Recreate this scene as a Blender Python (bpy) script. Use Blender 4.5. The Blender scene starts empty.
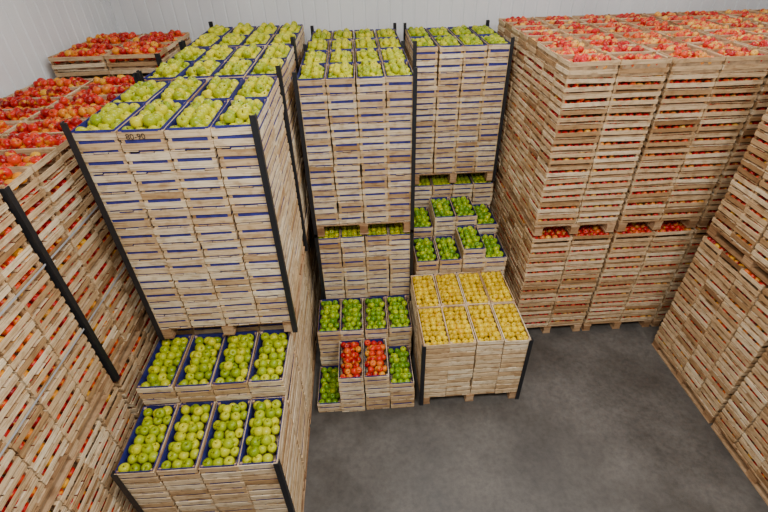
import bpy, math, random
import numpy as np
from mathutils import Matrix, Vector
rng = np.random.default_rng(7)
random.seed(7)
scene = bpy.context.scene

# ------------------------------------------------------------------ materials
def new_mat(name):
    m = bpy.data.materials.new(name); m.use_nodes = True
    nt = m.node_tree
    return m, nt, nt.nodes["Principled BSDF"]

def ramp(nt, stops):
    r = nt.nodes.new("ShaderNodeValToRGB")
    els = r.color_ramp.elements
    while len(els) < len(stops): els.new(0.5)
    for e, (p, c) in zip(els, stops):
        e.position = p; e.color = (*c, 1)
    return r

def objcoord(nt, scale):
    tc = nt.nodes.new("ShaderNodeTexCoord"); mp = nt.nodes.new("ShaderNodeMapping")
    mp.inputs["Scale"].default_value = scale
    nt.links.new(tc.outputs["Object"], mp.inputs["Vector"])
    return mp

def noise(nt, vec, scale, detail=4, rough=0.55):
    n = nt.nodes.new("ShaderNodeTexNoise")
    n.inputs["Scale"].default_value = scale; n.inputs["Detail"].default_value = detail
    n.inputs["Roughness"].default_value = rough
    nt.links.new(vec.outputs[0], n.inputs["Vector"]); return n

def mixc(nt, fac, a, b, mode='MIX'):
    m = nt.nodes.new("ShaderNodeMix"); m.data_type = 'RGBA'; m.blend_type = mode
    for s, v in ((0, fac), (6, a), (7, b)):
        if isinstance(v, (int, float)): m.inputs[s].default_value = v
        elif isinstance(v, tuple): m.inputs[s].default_value = (*v, 1)
        else: nt.links.new(v, m.inputs[s])
    return m.outputs[2]

def wood_mat(name, stops):
    m, nt, b = new_mat(name)
    at = nt.nodes.new("ShaderNodeAttribute"); at.attribute_name = "tint"
    r = ramp(nt, stops); nt.links.new(at.outputs["Fac"], r.inputs["Fac"])
    mp = objcoord(nt, (4, 4, 120)); n = noise(nt, mp, 1.0, 5)
    g = ramp(nt, [(0.36, (0.38, 0.27, 0.17)), (0.48, (0.86, 0.82, 0.74)), (0.58, (1, 1, 1))])
    nt.links.new(n.outputs["Fac"], g.inputs["Fac"])
    c = mixc(nt, 0.65, r.outputs["Color"], g.outputs["Color"], 'MULTIPLY')
    mp2 = objcoord(nt, (1, 1, 1.6)); n2 = noise(nt, mp2, 12.0, 4)
    g2 = ramp(nt, [(0.36, (0.5, 0.38, 0.26)), (0.5, (1, 1, 1))])
    nt.links.new(n2.outputs["Fac"], g2.inputs["Fac"])
    c = mixc(nt, 0.5, c, g2.outputs["Color"], 'MULTIPLY')
    nt.links.new(c, b.inputs["Base Color"]); b.inputs["Roughness"].default_value = 0.75
    bm = nt.nodes.new("ShaderNodeBump"); bm.inputs["Strength"].default_value = 0.3
    bm.inputs["Distance"].default_value = 0.003
    nt.links.new(n.outputs["Fac"], bm.inputs["Height"]); nt.links.new(bm.outputs[0], b.inputs["Normal"])
    return m

M_WOOD = wood_mat("poplar_wood", [(0, (0.18, 0.08, 0.028)), (0.25, (0.45, 0.27, 0.115)), (0.52, (0.70, 0.50, 0.28)), (1, (0.88, 0.75, 0.52))])
M_WOODR = wood_mat("aged_wood", [(0, (0.16, 0.065, 0.022)), (0.28, (0.42, 0.24, 0.10)), (0.58, (0.66, 0.455, 0.25)), (1, (0.88, 0.72, 0.48))])
M_PALLET = wood_mat("pallet_wood", [(0, (0.24, 0.11, 0.04)), (0.5, (0.46, 0.27, 0.13)), (1, (0.64, 0.43, 0.25))])

def paper(name, col):
    m, nt, b = new_mat(name)
    mp = objcoord(nt, (1, 1, 1)); n = noise(nt, mp, 14, 2)
    g = ramp(nt, [(0.3, tuple(c * 0.5 for c in col)), (0.6, col)])
    nt.links.new(n.outputs["Fac"], g.inputs["Fac"]); nt.links.new(g.outputs["Color"], b.inputs["Base Color"])
    b.inputs["Roughness"].default_value = 0.6
    return m
M_BLUE = paper("blue_liner_paper", (0.025, 0.028, 0.23))
M_TAN = paper("tan_liner_paper", (0.50, 0.33, 0.18))

def apple_mat(name, base_stops, blush=None, lo=0.5, hi=0.7, scale=11):
    m, nt, b = new_mat(name)
    at = nt.nodes.new("ShaderNodeAttribute"); at.attribute_name = "tint"
    r = ramp(nt, base_stops); nt.links.new(at.outputs["Fac"], r.inputs["Fac"])
    c = r.outputs["Color"]
    mp = objcoord(nt, (1, 1, 1))
    if blush:
        n = noise(nt, mp, scale, 3)
        g = ramp(nt, [(lo, (0, 0, 0)), (hi, (1, 1, 1))]); nt.links.new(n.outputs["Fac"], g.inputs["Fac"])
        c = mixc(nt, g.outputs["Color"], c, blush)
    n2 = noise(nt, mp, 320, 2)
    g2 = ramp(nt, [(0.35, (0.82, 0.82, 0.78)), (0.6, (1, 1, 1))]); nt.links.new(n2.outputs["Fac"], g2.inputs["Fac"])
    c = mixc(nt, 0.6, c, g2.outputs["Color"], 'MULTIPLY')
    nt.links.new(c, b.inputs["Base Color"]); b.inputs["Roughness"].default_value = 0.3
    b.inputs["Specular IOR Level"].default_value = 0.35
    return m
APPLE = {
 'golden': apple_mat("golden_green_apple", [(0, (0.27, 0.35, 0.001)), (0.5, (0.48, 0.50, 0.002)), (1, (0.70, 0.62, 0.006))]),
 'lime':   apple_mat("lime_green_apple", [(0, (0.21, 0.30, 0.001)), (0.5, (0.38, 0.45, 0.002)), (1, (0.60, 0.58, 0.006))]),
 'granny': apple_mat("granny_green_apple", [(0, (0.10, 0.24, 0.002)), (0.5, (0.22, 0.38, 0.002)), (1, (0.42, 0.52, 0.006))]),
 'yellow': apple_mat("yellow_apple", [(0, (0.52, 0.33, 0.001)), (0.5, (0.70, 0.47, 0.001)), (1, (0.84, 0.60, 0.004))], (0.66, 0.26, 0.004), 0.58, 0.8),
 'red':    apple_mat("red_apple", [(0, (0.28, 0.002, 0.003)), (0.6, (0.60, 0.006, 0.004)), (0.82, (0.74, 0.06, 0.008)), (1, (0.80, 0.42, 0.02))], (0.78, 0.32, 0.01), 0.54, 0.68, 18),
 'pink':   apple_mat("rosy_apple", [(0, (0.36, 0.002, 0.004)), (0.6, (0.58, 0.006, 0.007)), (0.82, (0.74, 0.09, 0.02)), (1, (0.84, 0.46, 0.07))], (0.82, 0.40, 0.06), 0.54, 0.66, 18),
 'peach':  apple_mat("blush_apple", [(0, (0.60, 0.02, 0.012)), (0.4, (0.80, 0.27, 0.045)), (1, (0.88, 0.58, 0.09))], (0.62, 0.015, 0.012), 0.46, 0.58, 18),
}
def plain(name, col, rough=0.5, metal=0):
    m, nt, b = new_mat(name)
    mp = objcoord(nt, (1, 1, 1)); n = noise(nt, mp, 6, 3)
    g = ramp(nt, [(0.3, tuple(c * 0.85 for c in col)), (0.7, col)])
    nt.links.new(n.outputs["Fac"], g.inputs["Fac"]); nt.links.new(g.outputs["Color"], b.inputs["Base Color"])
    b.inputs["Roughness"].default_value = rough; b.inputs["Metallic"].default_value = metal
    return m
M_STEM = plain("apple_stem", (0.16, 0.09, 0.03), 0.8)
M_BLACK = plain("black_corner_post", (0.010, 0.011, 0.014), 0.5)
M_STRAP = plain("grey_strap", (0.45, 0.47, 0.5), 0.4)

# ------------------------------------------------------------------ geometry accumulation
BOXF = np.array([[0,3,2,1],[4,5,6,7],[0,1,5,4],[1,2,6,5],[2,3,7,6],[3,0,4,7]])
class Geo:
    def __init__(s): s.V=[]; s.F=[]; s.M=[]; s.T=[]; s.n=0
    def add(s, V, F, M, T):
        s.V.append(V); s.F.append(F + s.n); s.M.append(M); s.T.append(T); s.n += len(V)
    def boxes(s, B, mat=0, tint=None, R=None, T=None, jit=0.0):
        B = np.atleast_2d(np.array(B, float)); k = len(B)
        lo, hi = B[:, :3], B[:, 3:]
        V = np.empty((k, 8, 3))
        sel = [(0,0,0),(1,0,0),(1,1,0),(0,1,0),(0,0,1),(1,0,1),(1,1,1),(0,1,1)]
        for i, q in enumerate(sel):
            for a in range(3): V[:, i, a] = hi[:, a] if q[a] else lo[:, a]
        V = V.reshape(-1, 3)
        if T is not None:
            V = np.einsum('mij,nj->mni', R, V) + T[:, None, :]
            m = len(T)
            if jit:
                V = V.reshape(m, k, 8, 3)
                V[..., 2] += rng.normal(0, jit, (m, k, 1))
                # slight slope of each slat
                c = V.mean(axis=2, keepdims=True); d = V - c
                V[..., 2] += (d[..., 0] + d[..., 1]) * rng.normal(0, .010, (m, k, 1))
            V = V.reshape(-1, 3)
        else: m = 1
        nb = k * m
        F = (BOXF[None] + (np.arange(nb) * 8)[:, None, None]).reshape(-1, 4)
        if tint is None: tt = rng.uniform(0.15, 1, nb)
        else: tt = np.broadcast_to(tint, (nb,))
        s.add(V, F, np.full(nb * 6, mat, np.int32), np.repeat(tt, 6))
    def inst(s, tpl, R, T, mat):
        V, F, fm = tpl
        m = len(T)
        VV = (np.einsum('mij,nj->mni', R, V) + T[:, None, :]).reshape(-1, 3)
        FF = (F[None] + (np.arange(m) * len(V))[:, None, None]).reshape(-1, 4)
        MM = np.tile(np.where(fm == 1, 1, mat), m).astype(np.int32)
        TT = np.repeat(rng.uniform(0, 1, m), len(F))
        s.add(VV, FF, MM, TT)
    def obj(s, name, mats, parent=None, smooth=False):
        if not s.V: return None
        V = np.concatenate(s.V); F = np.concatenate(s.F); M = np.concatenate(s.M); T = np.concatenate(s.T)
        me = bpy.data.meshes.new(name)
        me.vertices.add(len(V)); me.vertices.foreach_set("co", V.astype(np.float32).ravel())
        me.loops.add(len(F) * 4); me.loops.foreach_set("vertex_index", F.astype(np.int32).ravel())
        me.polygons.add(len(F))
        me.polygons.foreach_set("loop_start", (np.arange(len(F)) * 4).astype(np.int32))
        me.polygons.foreach_set("material_index", M.astype(np.int32))
        me.polygons.foreach_set("use_smooth", np.full(len(F), smooth))
        a = me.attributes.new("tint", 'FLOAT', 'FACE'); a.data.foreach_set("value", T.astype(np.float32))
        for m in mats: me.materials.append(m)
        me.update(calc_edges=True)
        o = bpy.data.objects.new(name, me); scene.collection.objects.link(o)
        if parent: o.parent = parent
        return o

def lathe(profile, seg, stem=True):
    P = np.array(profile); k = len(P); a = np.arange(seg) * 2 * np.pi / seg
    V = np.array([[r * math.cos(t), r * math.sin(t), z] for r, z in P for t in a])
    F = [[i*seg+j, i*seg+(j+1) % seg, (i+1)*seg+(j+1) % seg, (i+1)*seg+j] for i in range(k-1) for j in range(seg)]
    fm = [0] * len(F)
    if stem:
        b = len(V); w = 0.05
        V = np.vstack([V, [[x*w, y*w, 0.6] for x, y in ((-1,-1),(1,-1),(1,1),(-1,1))], [[x*w+0.12, y*w+0.05, 1.12] for x, y in ((-1,-1),(1,-1),(1,1),(-1,1))]])
        F += (BOXF + b).tolist(); fm += [1] * 6
    return V, np.array(F), np.array(fm)
APP_HI = lathe([(1e-4,-.74),(.2,-.86),(.55,-.82),(.84,-.5),(.98,-.08),(1.0,.25),(.9,.6),(.66,.84),(.4,.9),(.17,.78),(1e-4,.58)], 14)
APP_LO = lathe([(1e-4,-.85),(.6,-.75),(.98,-.1),(.92,.5),(.5,.86),(1e-4,.7)], 9, False)

def rotmats(m, tilt=1.2):
    ax = rng.normal(size=(m, 3)); ax[:, 2] *= 0.2; ax /= np.linalg.norm(ax, axis=1)[:, None]
    an = rng.normal(0, tilt, m); az = rng.uniform(0, 2*np.pi, m)
    K = np.zeros((m,3,3)); K[:,0,1]=-ax[:,2];K[:,0,2]=ax[:,1];K[:,1,0]=ax[:,2];K[:,1,2]=-ax[:,0];K[:,2,0]=-ax[:,1];K[:,2,1]=ax[:,0]
    R = np.eye(3)[None] + np.sin(an)[:,None,None]*K + (1-np.cos(an))[:,None,None]*(K@K)
    Z = np.zeros((m,3,3)); Z[:,0,0]=np.cos(az);Z[:,0,1]=-np.sin(az);Z[:,1,0]=np.sin(az);Z[:,1,1]=np.cos(az);Z[:,2,2]=1
    return R @ Z

def add_apples(geo, P, rad, tpl, mat=0):
    if len(P) == 0: return
    P = np.array(P, float); m = len(P)
    s = rad * rng.uniform(0.92, 1.08, m)
    geo.inst(tpl, rotmats(m) * s[:, None, None], P, mat)

def crate_boxes(w, l, h, slat, n):
    """wooden crate, short ends at y=0,l ; origin centre-bottom"""
    t = 0.007; B = []
    X, Y = w/2 - 0.005, l/2 - 0.005
    gap = (h - n*slat) / n
    zs = [(gap*0.85 + i*(slat+gap)) for i in range(n)]
    for z in zs:
        B.append((-X, -Y, z, X, -Y+t, z+slat)); B.append((-X, Y-t, z, X, Y, z+slat))
        B.append((-X, -Y+t, z, -X+t, Y-t, z+slat)); B.append((X-t, -Y+t, z, X, Y-t, z+slat))
    p = 0.022
    for sx in (-1, 1):
        for sy in (-1, 1):
            x0 = sx*(X-t); y0 = sy*(Y-t)
            B.append((min(x0, x0-sx*p), min(y0, y0-sy*p), 0.002, max(x0, x0-sx*p), max(y0, y0-sy*p), h+0.001))
    for i in range(3):
        a = -X + (2*X)*(i/3) + 0.004; B.append((a, -Y+0.001, 0.0, a+2*X/3-0.008, Y-0.001, 0.006))
    return np.array(B)

def liner_boxes(w, l, h, up):
    X, Y = w/2-0.0135, l/2-0.0135; t = 0.002
    return np.array([(-X,-Y,.008,X,-Y+t,h+up),(-X,Y-t,.008,X,Y,h+up),(-X,-Y,.008,-X+t,Y,h+up),(X-t,-Y,.008,X,Y,h+up)])

def top_apples(w, l, rad, z, dome):
    out = []
    iw, il = w/2-0.015-rad, l/2-0.018-rad
    ny = int(2*il/(1.86*rad))+1
    nx = int(2*iw/(2*rad)+0.3)+1
    slack = max(0, 2*iw-(nx-1)*2*rad)
    for j in range(ny):
        y = -il + 2*il*j/(ny-1)
        sh = (0.5 if j % 2 else -0.5)*slack*0.9
        for i in range(nx):
            x = (i-(nx-1)/2)*(2*iw-slack)/(nx-1) + sh
            out.append((x+rng.normal(0,.002), y+rng.normal(0,.002), z+rng.normal(0,.004)))
    if dome:
        for j in range(ny-1):
            y = (-il + 2*il*(j+0.5)/(ny-1))*0.97
            n2 = nx-1
            for i in range(n2):
                if rng.random() < (0.10 if 0 < j < ny-2 else 0.4)*(1 if dome is True else dome): continue
                x = (i-(n2-1)/2)*2*rad*1.02 + rng.normal(0,.004)
                out.append((x, y+rng.normal(0,.005), z+rad*1.1+rng.normal(0,.005)))
    return out

LP = 0.15
class Stack:
    def __init__(s, name):
        s.e = bpy.data.objects.new(name, None); s.e.empty_display_size = 0.3
        scene.collection.objects.link(s.e)
        s.crates, s.liner, s.apples, s.low, s.pal, s.post = Geo(), Geo(), Geo(), Geo(), Geo(), Geo()
    def pallet(s, x0, y0, x1, y1, z, h):
        B = []
        t = 0.018
        n = 7; wy = (y1-y0)/n
        for i in range(n): B.append((x0, y0+i*wy+0.012, z+h-t, x1, y0+(i+1)*wy-0.012, z+h))
        for fx in (0, .5, 1):
            cx = x0 + 0.055 + fx*(x1-x0-0.11)
            B.append((cx-0.05, y0, z, cx+0.05, y1, z+t))
            B.append((cx-0.05, y0, z+h-2*t, cx+0.05, y1, z+h-t))
            for fy in (0, .5, 1):
                cy = y0+0.06+fy*(y1-y0-0.12)
                B.append((cx-0.045, cy-0.06, z+t, cx+0.045, cy+0.06, z+h-2*t))
        s.pal.boxes(B)
    def tier(s, x0, y0, z0, nx, ny, n, w=0.305, l=0.6, orient='y', ph=0.13, liner='blue', top=True,
             slat=0.048, ns=2, kind=0, fill='', rad=0.0345, tint=(0.25, 1.0), posts='', post_up=0.08, up=0.012, pzo=0.0, lay=LP, dz=0.026, lkind=None):
        px, py = (w, l) if orient == 'y' else (l, w)
        N = np.broadcast_to(np.array(n), (nx, ny)) if np.ndim(n) else np.full((nx, ny), n)
        X1, Y1 = x0+nx*px, y0+ny*py
        if ph: s.pallet(x0+.005, y0+.005, X1-.005, Y1-.005, z0, ph)
        zb = z0 + ph
        Rot = np.eye(3) if orient == 'y' else np.array([[0,-1,0],[1,0,0],[0,0,1.]])
        P = []; Tp = []
        for i in range(nx):
            for j in range(ny):
                edge = i in (0, nx-1) or j in (0, ny-1)
                cj = rng.normal(0, .0035, 2)
                for k in range(N[i, j]):
                    if not edge and k < N[i, j]-2: continue
                    P.append((x0+(i+.5)*px+cj[0]+rng.normal(0,.0035), y0+(j+.5)*py+cj[1]+rng.normal(0,.0035), zb+k*lay))
                    Tp.append((k == N[i, j]-1, i, j, k))
        P = np.array(P); m = len(P)
        a = rng.normal(0, .007, m)
        R = np.zeros((m,3,3)); R[:,0,0]=np.cos(a);R[:,0,1]=-np.sin(a);R[:,1,0]=np.sin(a);R[:,1,1]=np.cos(a);R[:,2,2]=1
        R = R @ Rot
        cb = crate_boxes(w, l, lay, slat, ns)
        tint_c = rng.normal(0.60, 0.15, (m, 1)) + rng.normal(0, 0.19, (m, len(cb)))
        tint_c = np.where(rng.random(tint_c.shape) < 0.09, tint_c*0.3, tint_c)
        tint_c = tint[0] + (tint[1]-tint[0])*np.clip(tint_c, 0, 1)
        tint_c[:, 4*ns:4*ns+4] *= 0.6
        s.crates.boxes(cb, 0, tint_c.ravel(), R, P, jit=0.0018)
        if liner:
            ist = np.array([t[0] for t in Tp])
            if (~ist).any() and liner != 'toponly':
                s.liner.boxes(liner_boxes(w, l, lay, -0.002), 0, 0.5, R[~ist], P[~ist])
            s.liner.boxes(liner_boxes(w, l, lay, up), 0, 0.5, R[ist], P[ist])
        for idx in range(m):
            ist, i, j, k = Tp[idx]
            if ist:
                A = np.array(top_apples(w, l, rad, lay-dz, top))
                A = A @ R[idx].T + P[idx]
                kk = kind(i, j) if callable(kind) else kind
                add_apples(s.apples, A, rad, APP_HI, kk)
            else:
                A = []
                for f in fill:
                    sx, sy = {'W':(-1,0),'E':(1,0),'S':(0,-1),'N':(0,1)}[f]
                    if (f=='W' and i) or (f=='E' and i!=nx-1) or (f=='S' and j) or (f=='N' and j!=ny-1): continue
                    L = py if sx else px
                    cnt = int((L-0.04)/(2*rad))
                    for q in range(cnt):
                        u = -L/2+0.02+(q+.5)*(L-.04)/cnt
                        for zz in (0.012+rad, 0.012+3*rad):
                            d = (px if sx else py)/2-0.013-rad-rng.uniform(0, .004)
                            A.append(((sx*d if sx else u+rng.normal(0,.004)), (sy*d if sy else u+rng.normal(0,.004)), zz+rng.normal(0,.004)))
                if A:
                    kk = lkind if lkind is not None else (kind(i, j) if callable(kind) else kind)
                    add_apples(s.low, np.array(A)+P[idx], rad, APP_LO, kk)
        for c in posts.split():
            sx = -1 if c[1] == 'W' else 1; sy = -1 if c[0] == 'S' else 1
            cx = x0 if sx < 0 else X1; cy = y0 if sy < 0 else Y1
            ci = 0 if sx < 0 else nx-1; cjj = 0 if sy < 0 else ny-1
            zt = zb + N[ci, cjj]*lay + post_up
            o = 0.012; wd = 0.043; t = 0.008
            ox, oy = cx+sx*o, cy+sy*o
            def bx(a0,b0,a1,b1): return (min(a0,a1),min(b0,b1),z0+pzo,max(a0,a1),max(b0,b1),zt)
            s.post.boxes([bx(ox, oy, ox-sx*wd, oy-sy*t), bx(ox, oy-sy*t, ox-sx*t, oy-sy*wd)], 0, 0.5)
        return (x0, y0, X1, Y1, zb)
    def finish(s, kinds, liner=M_BLUE, wood=M_WOOD):
        mats = [APPLE[kinds[0]], M_STEM] + [APPLE[k] for k in kinds[1:]]
        s.crates.obj("crates", [wood], s.e); s.liner.obj("paper_liners", [liner], s.e)
        s.apples.obj("apples_on_top", mats, s.e, True); s.low.obj("apples_inside", mats, s.e, True)
        s.pal.obj("pallets", [M_PALLET], s.e); s.post.obj("corner_posts", [M_BLACK], s.e)
        return s.e

def K(n): return 0 if n == 0 else n+1   # material slot helper (slot 1 = stem)

# --- left tall block of green apples (G)
GX, GXU = -1.97, -1.90
s = Stack("green_apple_crate_stack")
s.tier(GX, 1.82, 0, 4, 1, 8, posts='SE SW', post_up=0.02, w=0.303, slat=.052, rad=.0405, ph=.15, lay=.157)
s.tier(GX, 2.425, 0, 4, 1, 10, w=0.303, slat=.050, rad=.0405, ph=.11, dz=.034)
s.finish(['lime'])
for i, (yl, yu) in enumerate([(3.06, 2.92), (4.32, 4.19), (5.57, 5.46)]):
    s = Stack("green_apple_crate_stack")
    s.tier(GX, yl, 0, 4, 2, 10, top=False, w=0.303)
    s.tier(GXU, yu, 1.68, 4, 2, 12, posts='SW SE NE NW' if i == 1 else 'SW SE NW', ph=0.12, w=0.303, rad=.0405, dz=.026)
    if i == 0:
        cu = bpy.data.curves.new("marker_writing", 'FONT'); cu.body = "80-90"; cu.size = 0.055
        ob = bpy.data.objects.new("marker_writing", cu); scene.collection.objects.link(ob)
        ob.rotation_euler = (math.pi/2, 0, 0); ob.location = (GXU+0.36, yu-0.008, 1.80+12*LP-0.048); ob.parent = s.e
        cu.materials.append(M_BLACK)
    s.finish(['golden'])

# --- middle tall block (F)
for i, y in enumerate([4.47, 5.71]):
    s = Stack("green_apple_crate_stack")
    s.tier(-0.61, y, 0, 4, 2, 10, top=False, w=0.292, posts='SW SE' if i == 0 else '')
    s.tier(-0.61, y, 1.67, 4, 2, 11, ph=0.15, w=0.292, posts='SW SE' if i == 0 else 'SW SE NW NE', rad=.039, dz=.03)
    s.finish(['golden'])
# --- tall stack right of the middle (E)
s = Stack("green_apple_crate_stack")
s.tier(0.68, 5.68, 0, 4, 2, 10, w=0.295, top=False)
s.tier(0.68, 5.68, 1.67, 4, 2, 11, ph=0.15, w=0.295, posts='SW SE NW NE', dz=.034)
s.finish(['lime'])
# --- low stepped dark green pallet
s = Stack("granny_apple_crate_stack")
s.tier(0.62, 4.50, 0, 4, 2, np.array([[7,8],[7,9],[8,9],[7,8]]), w=0.295, l=0.56, rad=.038)
s.finish(['granny'])
# --- stepped crates in front of the middle block
s = Stack("mixed_apple_crate_stack")
s.tier(-0.66, 3.80, 0, 4, 1, 4, w=0.288, l=0.60, ph=0.13, rad=.038)
s.tier(-0.69, 3.20, 0, 4, 1, np.array([[1],[4],[4],[3]]), w=0.288, l=0.58, ph=0.0, kind=lambda i, j: K(1) if i in (1, 2) else 0, rad=.038)
s.finish(['granny', 'red'])
# --- yellow apples
s = Stack("yellow_apple_crate_stack")
s.tier(0.54, 3.23, 0, 4, 2, 6, w=0.295, l=0.61, liner='tan', posts='SW SE', post_up=0.0, up=-0.01, tint=(.3, 1), dz=.032)
s.finish(['yellow'], M_TAN)

# --- right block of red apples (R)
for ix, x in enumerate([1.95, 2.95, 3.95, 4.95]):
    for iy, y in enumerate([4.25, 5.49]):
        s = Stack("red_apple_crate_stack")
        kind = (lambda i, j: K(0) if rng.random() < .85 else K(1)) if ix < 2 else (lambda i, j: K(int(rng.random() < .7)))
        f = ('W' if ix == 0 else '') + ('S' if iy == 0 else '')
        s.tier(x, y, 0, 2, 4, 10, orient='x', w=0.303, l=0.49, liner=None, top=False, fill=f, kind=kind, slat=0.040, tint=(.15, 1), lkind=0)
        s.tier(x, y, 1.67, 2, 4, 12, orient='x', w=0.303, l=0.49, liner='toponly', ph=0.13, fill=f, kind=kind, slat=0.040, tint=(.15, 1), dz=.056, up=-.012, top=1.8, lkind=0)
        s.finish(['pink', 'peach'], M_TAN, M_WOODR)
# --- right wall block (W)
for y in (0.25, 1.49, 2.73):
    s = Stack("red_apple_crate_stack")
    s.tier(3.77, y, 0, 3, 4, 11, orient='x', w=0.303, l=0.6, liner=None, top=False, fill='W' if y > 1 else '', slat=0.045, tint=(.1, .95))
    s.tier(3.77, y, 1.82, 3, 4, 11, orient='x', w=0.303, l=0.6, liner=None, ph=0.13, fill='W' if y > 1 else '', slat=0.045, tint=(.1, .95))
    s.finish(['red'], M_TAN, M_WOODR)
# --- left wall block (H)
for y, n in ((0.01, 11), (1.25, 11), (2.49, 11), (3.73, 11), (5.25, 12)):
    s = Stack("red_apple_crate_stack")
    xl = -3.27
    s.tier(xl, y, 0, 2, 4, 10, orient='x', w=0.303, l=0.575, liner=None, top=False, fill='E', slat=0.039, tint=(.2, 1), rad=.037)
    s.tier(xl, y, 1.67, 2, 4, n, orient='x', w=0.303, l=0.575, liner=None, ph=0.13, fill='E', slat=0.039, tint=(.2, 1), posts='SE', post_up=0.0, dz=.042, rad=.039)
    for z in (2.3, 2.9):
        g = Geo(); g.boxes([(xl+1.154, y, z, xl+1.157, y+1.21, z+0.012)], 0, .5); g.obj("strap", [M_STRAP], s.e)
    s.finish(['red'], M_TAN, M_WOODR)

# ------------------------------------------------------------------ room
XL, XR, YB, YF, ZC = -3.34, 6.1, 7.12, -3.0, 5.9
m_wall, nt, b = new_mat("white_panel")
mp = objcoord(nt, (1, 1, 0.4)); n = noise(nt, mp, 1.5, 4)
g = ramp(nt, [(0.3, (0.72, 0.73, 0.75)), (0.7, (0.84, 0.85, 0.86))]); nt.links.new(n.outputs["Fac"], g.inputs["Fac"])
nt.links.new(g.outputs["Color"], b.inputs["Base Color"]); b.inputs["Roughness"].default_value = 0.4

def ribbed(name, p0, p1, inward):
    p0 = np.array(p0, float); p1 = np.array(p1, float); L = np.linalg.norm(p1-p0); d = (p1-p0)/L; nrm = np.array(inward, float)
    prof = []; x = 0
    while x < L:
        for a, o in ((0, 0), (.145, 0), (.152, -.012), (.168, -.012), (.175, 0)):
            if x+a < L: prof.append((x+a, o))
        x += .175
    prof.append((L, 0))
    V = []
    for a, o in prof:
        q = p0 + d*a + nrm*o; V += [(q[0], q[1], 0), (q[0], q[1], ZC)]
    k = len(prof)
    for a in (L, 0):
        q = p0 + d*a - nrm*.15; V += [(q[0], q[1], 0), (q[0], q[1], ZC)]
    F = [(2*i, 2*i+2, 2*i+3, 2*i+1) for i in range(k+1)] + [(2*k+2, 0, 1, 2*k+3)]
    me = bpy.data.meshes.new(name); me.from_pydata([tuple(map(float, v)) for v in V], [], F); me.materials.append(m_wall); me.update()
    o = bpy.data.objects.new(name, me); scene.collection.objects.link(o)
ribbed("wall_back", (XL, YB), (XR, YB), (0, -1))
ribbed("wall_left", (XL, YF), (XL, YB), (1, 0))
ribbed("wall_right", (XR, YB), (XR, YF), (-1, 0))
ribbed("wall_front", (XR, YF), (XL, YF), (0, 1))
def slab(name, B, mat):
    g = Geo(); g.boxes([B], 0, .5); return g.obj(name, [mat])
m_ceil = plain("white_ceiling", (0.62, 0.62, 0.62), 0.6)
slab("ceiling", (XL-.15, YF-.15, ZC, XR+.15, YB+.15, ZC+.15), m_ceil)
m_trim = plain("white_trim", (0.80, 0.81, 0.83), 0.4)
slab("trim_1", (XL, YB-.05, 0, XL+.05, YB, ZC), m_trim)
slab("trim_2", (XR-.05, YB-.05, 0, XR, YB, ZC), m_trim)
# floor
m_floor, nt, b = new_mat("concrete_floor")
mp = objcoord(nt, (1, 1, 1))
n1 = noise(nt, mp, 1.4, 6, 0.6); n2 = noise(nt, mp, 16, 6, 0.7); n3 = noise(nt, mp, 90, 2)
g1 = ramp(nt, [(0.34, (0.062, 0.055, 0.048)), (0.5, (0.090, 0.081, 0.071)), (0.66, (0.125, 0.113, 0.100))])
nt.links.new(n1.outputs["Fac"], g1.inputs["Fac"])
g2 = ramp(nt, [(0.35, (0.62, 0.62, 0.62)), (0.6, (1.05, 1.05, 1.05))]); nt.links.new(n2.outputs["Fac"], g2.inputs["Fac"])
c = mixc(nt, 0.7, g1.outputs["Color"], g2.outputs["Color"], 'MULTIPLY')
nt.links.new(c, b.inputs["Base Color"])
rr = ramp(nt, [(0.35, (0.38,)*3), (0.65, (0.58,)*3)]); nt.links.new(n1.outputs["Fac"], rr.inputs["Fac"]); nt.links.new(rr.outputs["Color"], b.inputs["Roughness"])
bm = nt.nodes.new("ShaderNodeBump"); bm.inputs["Strength"].default_value = .2; bm.inputs["Distance"].default_value = .004
nt.links.new(n3.outputs["Fac"], bm.inputs["Height"]); nt.links.new(bm.outputs[0], b.inputs["Normal"])
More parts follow.
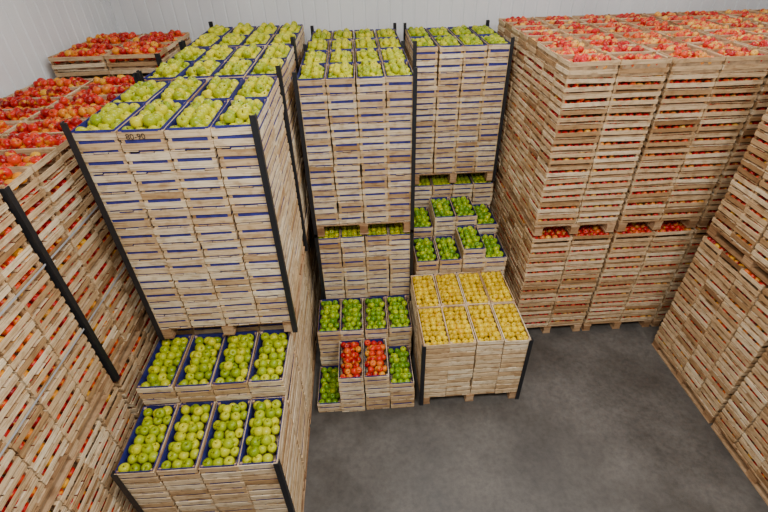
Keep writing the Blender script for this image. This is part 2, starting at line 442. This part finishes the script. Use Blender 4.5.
slab("floor", (XL-.15, YF-.15, -.15, XR+.15, YB+.15, 0), m_floor)

# ------------------------------------------------------------------ lights
m_em, nt, b = new_mat("lamp_diffuser")
b.inputs["Emission Color"].default_value = (1, .98, .95, 1); b.inputs["Emission Strength"].default_value = 3
m_case = plain("lamp_housing", (0.6, 0.6, 0.62), 0.4)
def lamp(x, y, L, W, power):
    e = bpy.data.objects.new("ceiling_lamp", None); scene.collection.objects.link(e)
    g = Geo(); g.boxes([(x-W/2-.02, y-L/2-.02, ZC-.09, x+W/2+.02, y+L/2+.02, ZC)], 0, .5); g.obj("housing", [m_case], e)
    g = Geo(); g.boxes([(x-W/2, y-L/2, ZC-.1, x+W/2, y+L/2, ZC-.085)], 0, .5); g.obj("diffuser", [m_em], e)
    ld = bpy.data.lights.new("lamp_light", 'AREA'); ld.shape = 'RECTANGLE'; ld.size = W; ld.size_y = L; ld.energy = power; ld.color = (1, .99, .975)
    lo = bpy.data.objects.new("lamp_light", ld); scene.collection.objects.link(lo); lo.location = (x, y, ZC-.12); lo.parent = e
for x, y, p in [(-.4, .6, 118), (1.6, .6, 130), (3.4, .8, 85), (-1.2, 4.8, 34), (1.4, 4.2, 68), (4.2, 4.8, 40)]:
    lamp(x, y, 1.5, .3, p)
w = bpy.data.worlds.new("world"); scene.world = w; w.use_nodes = True
w.node_tree.nodes["Background"].inputs[0].default_value = (.8, .85, 1, 1); w.node_tree.nodes["Background"].inputs[1].default_value = .3

# ------------------------------------------------------------------ camera
cam = bpy.data.cameras.new("camera"); co = bpy.data.objects.new("camera", cam); scene.collection.objects.link(co)
cam.sensor_width = 36; cam.lens = 36*447/768; cam.clip_start = .05
up0 = Vector((.0534, .594, .8036)); fw = Vector((.0364, .802, -.5947)).normalized()
rt = fw.cross(up0).normalized(); up = rt.cross(fw).normalized()
co.matrix_world = Matrix(((rt.x, up.x, -fw.x, 0), (rt.y, up.y, -fw.y, 0), (rt.z, up.z, -fw.z, 4.65), (0, 0, 0, 1)))
scene.camera = co
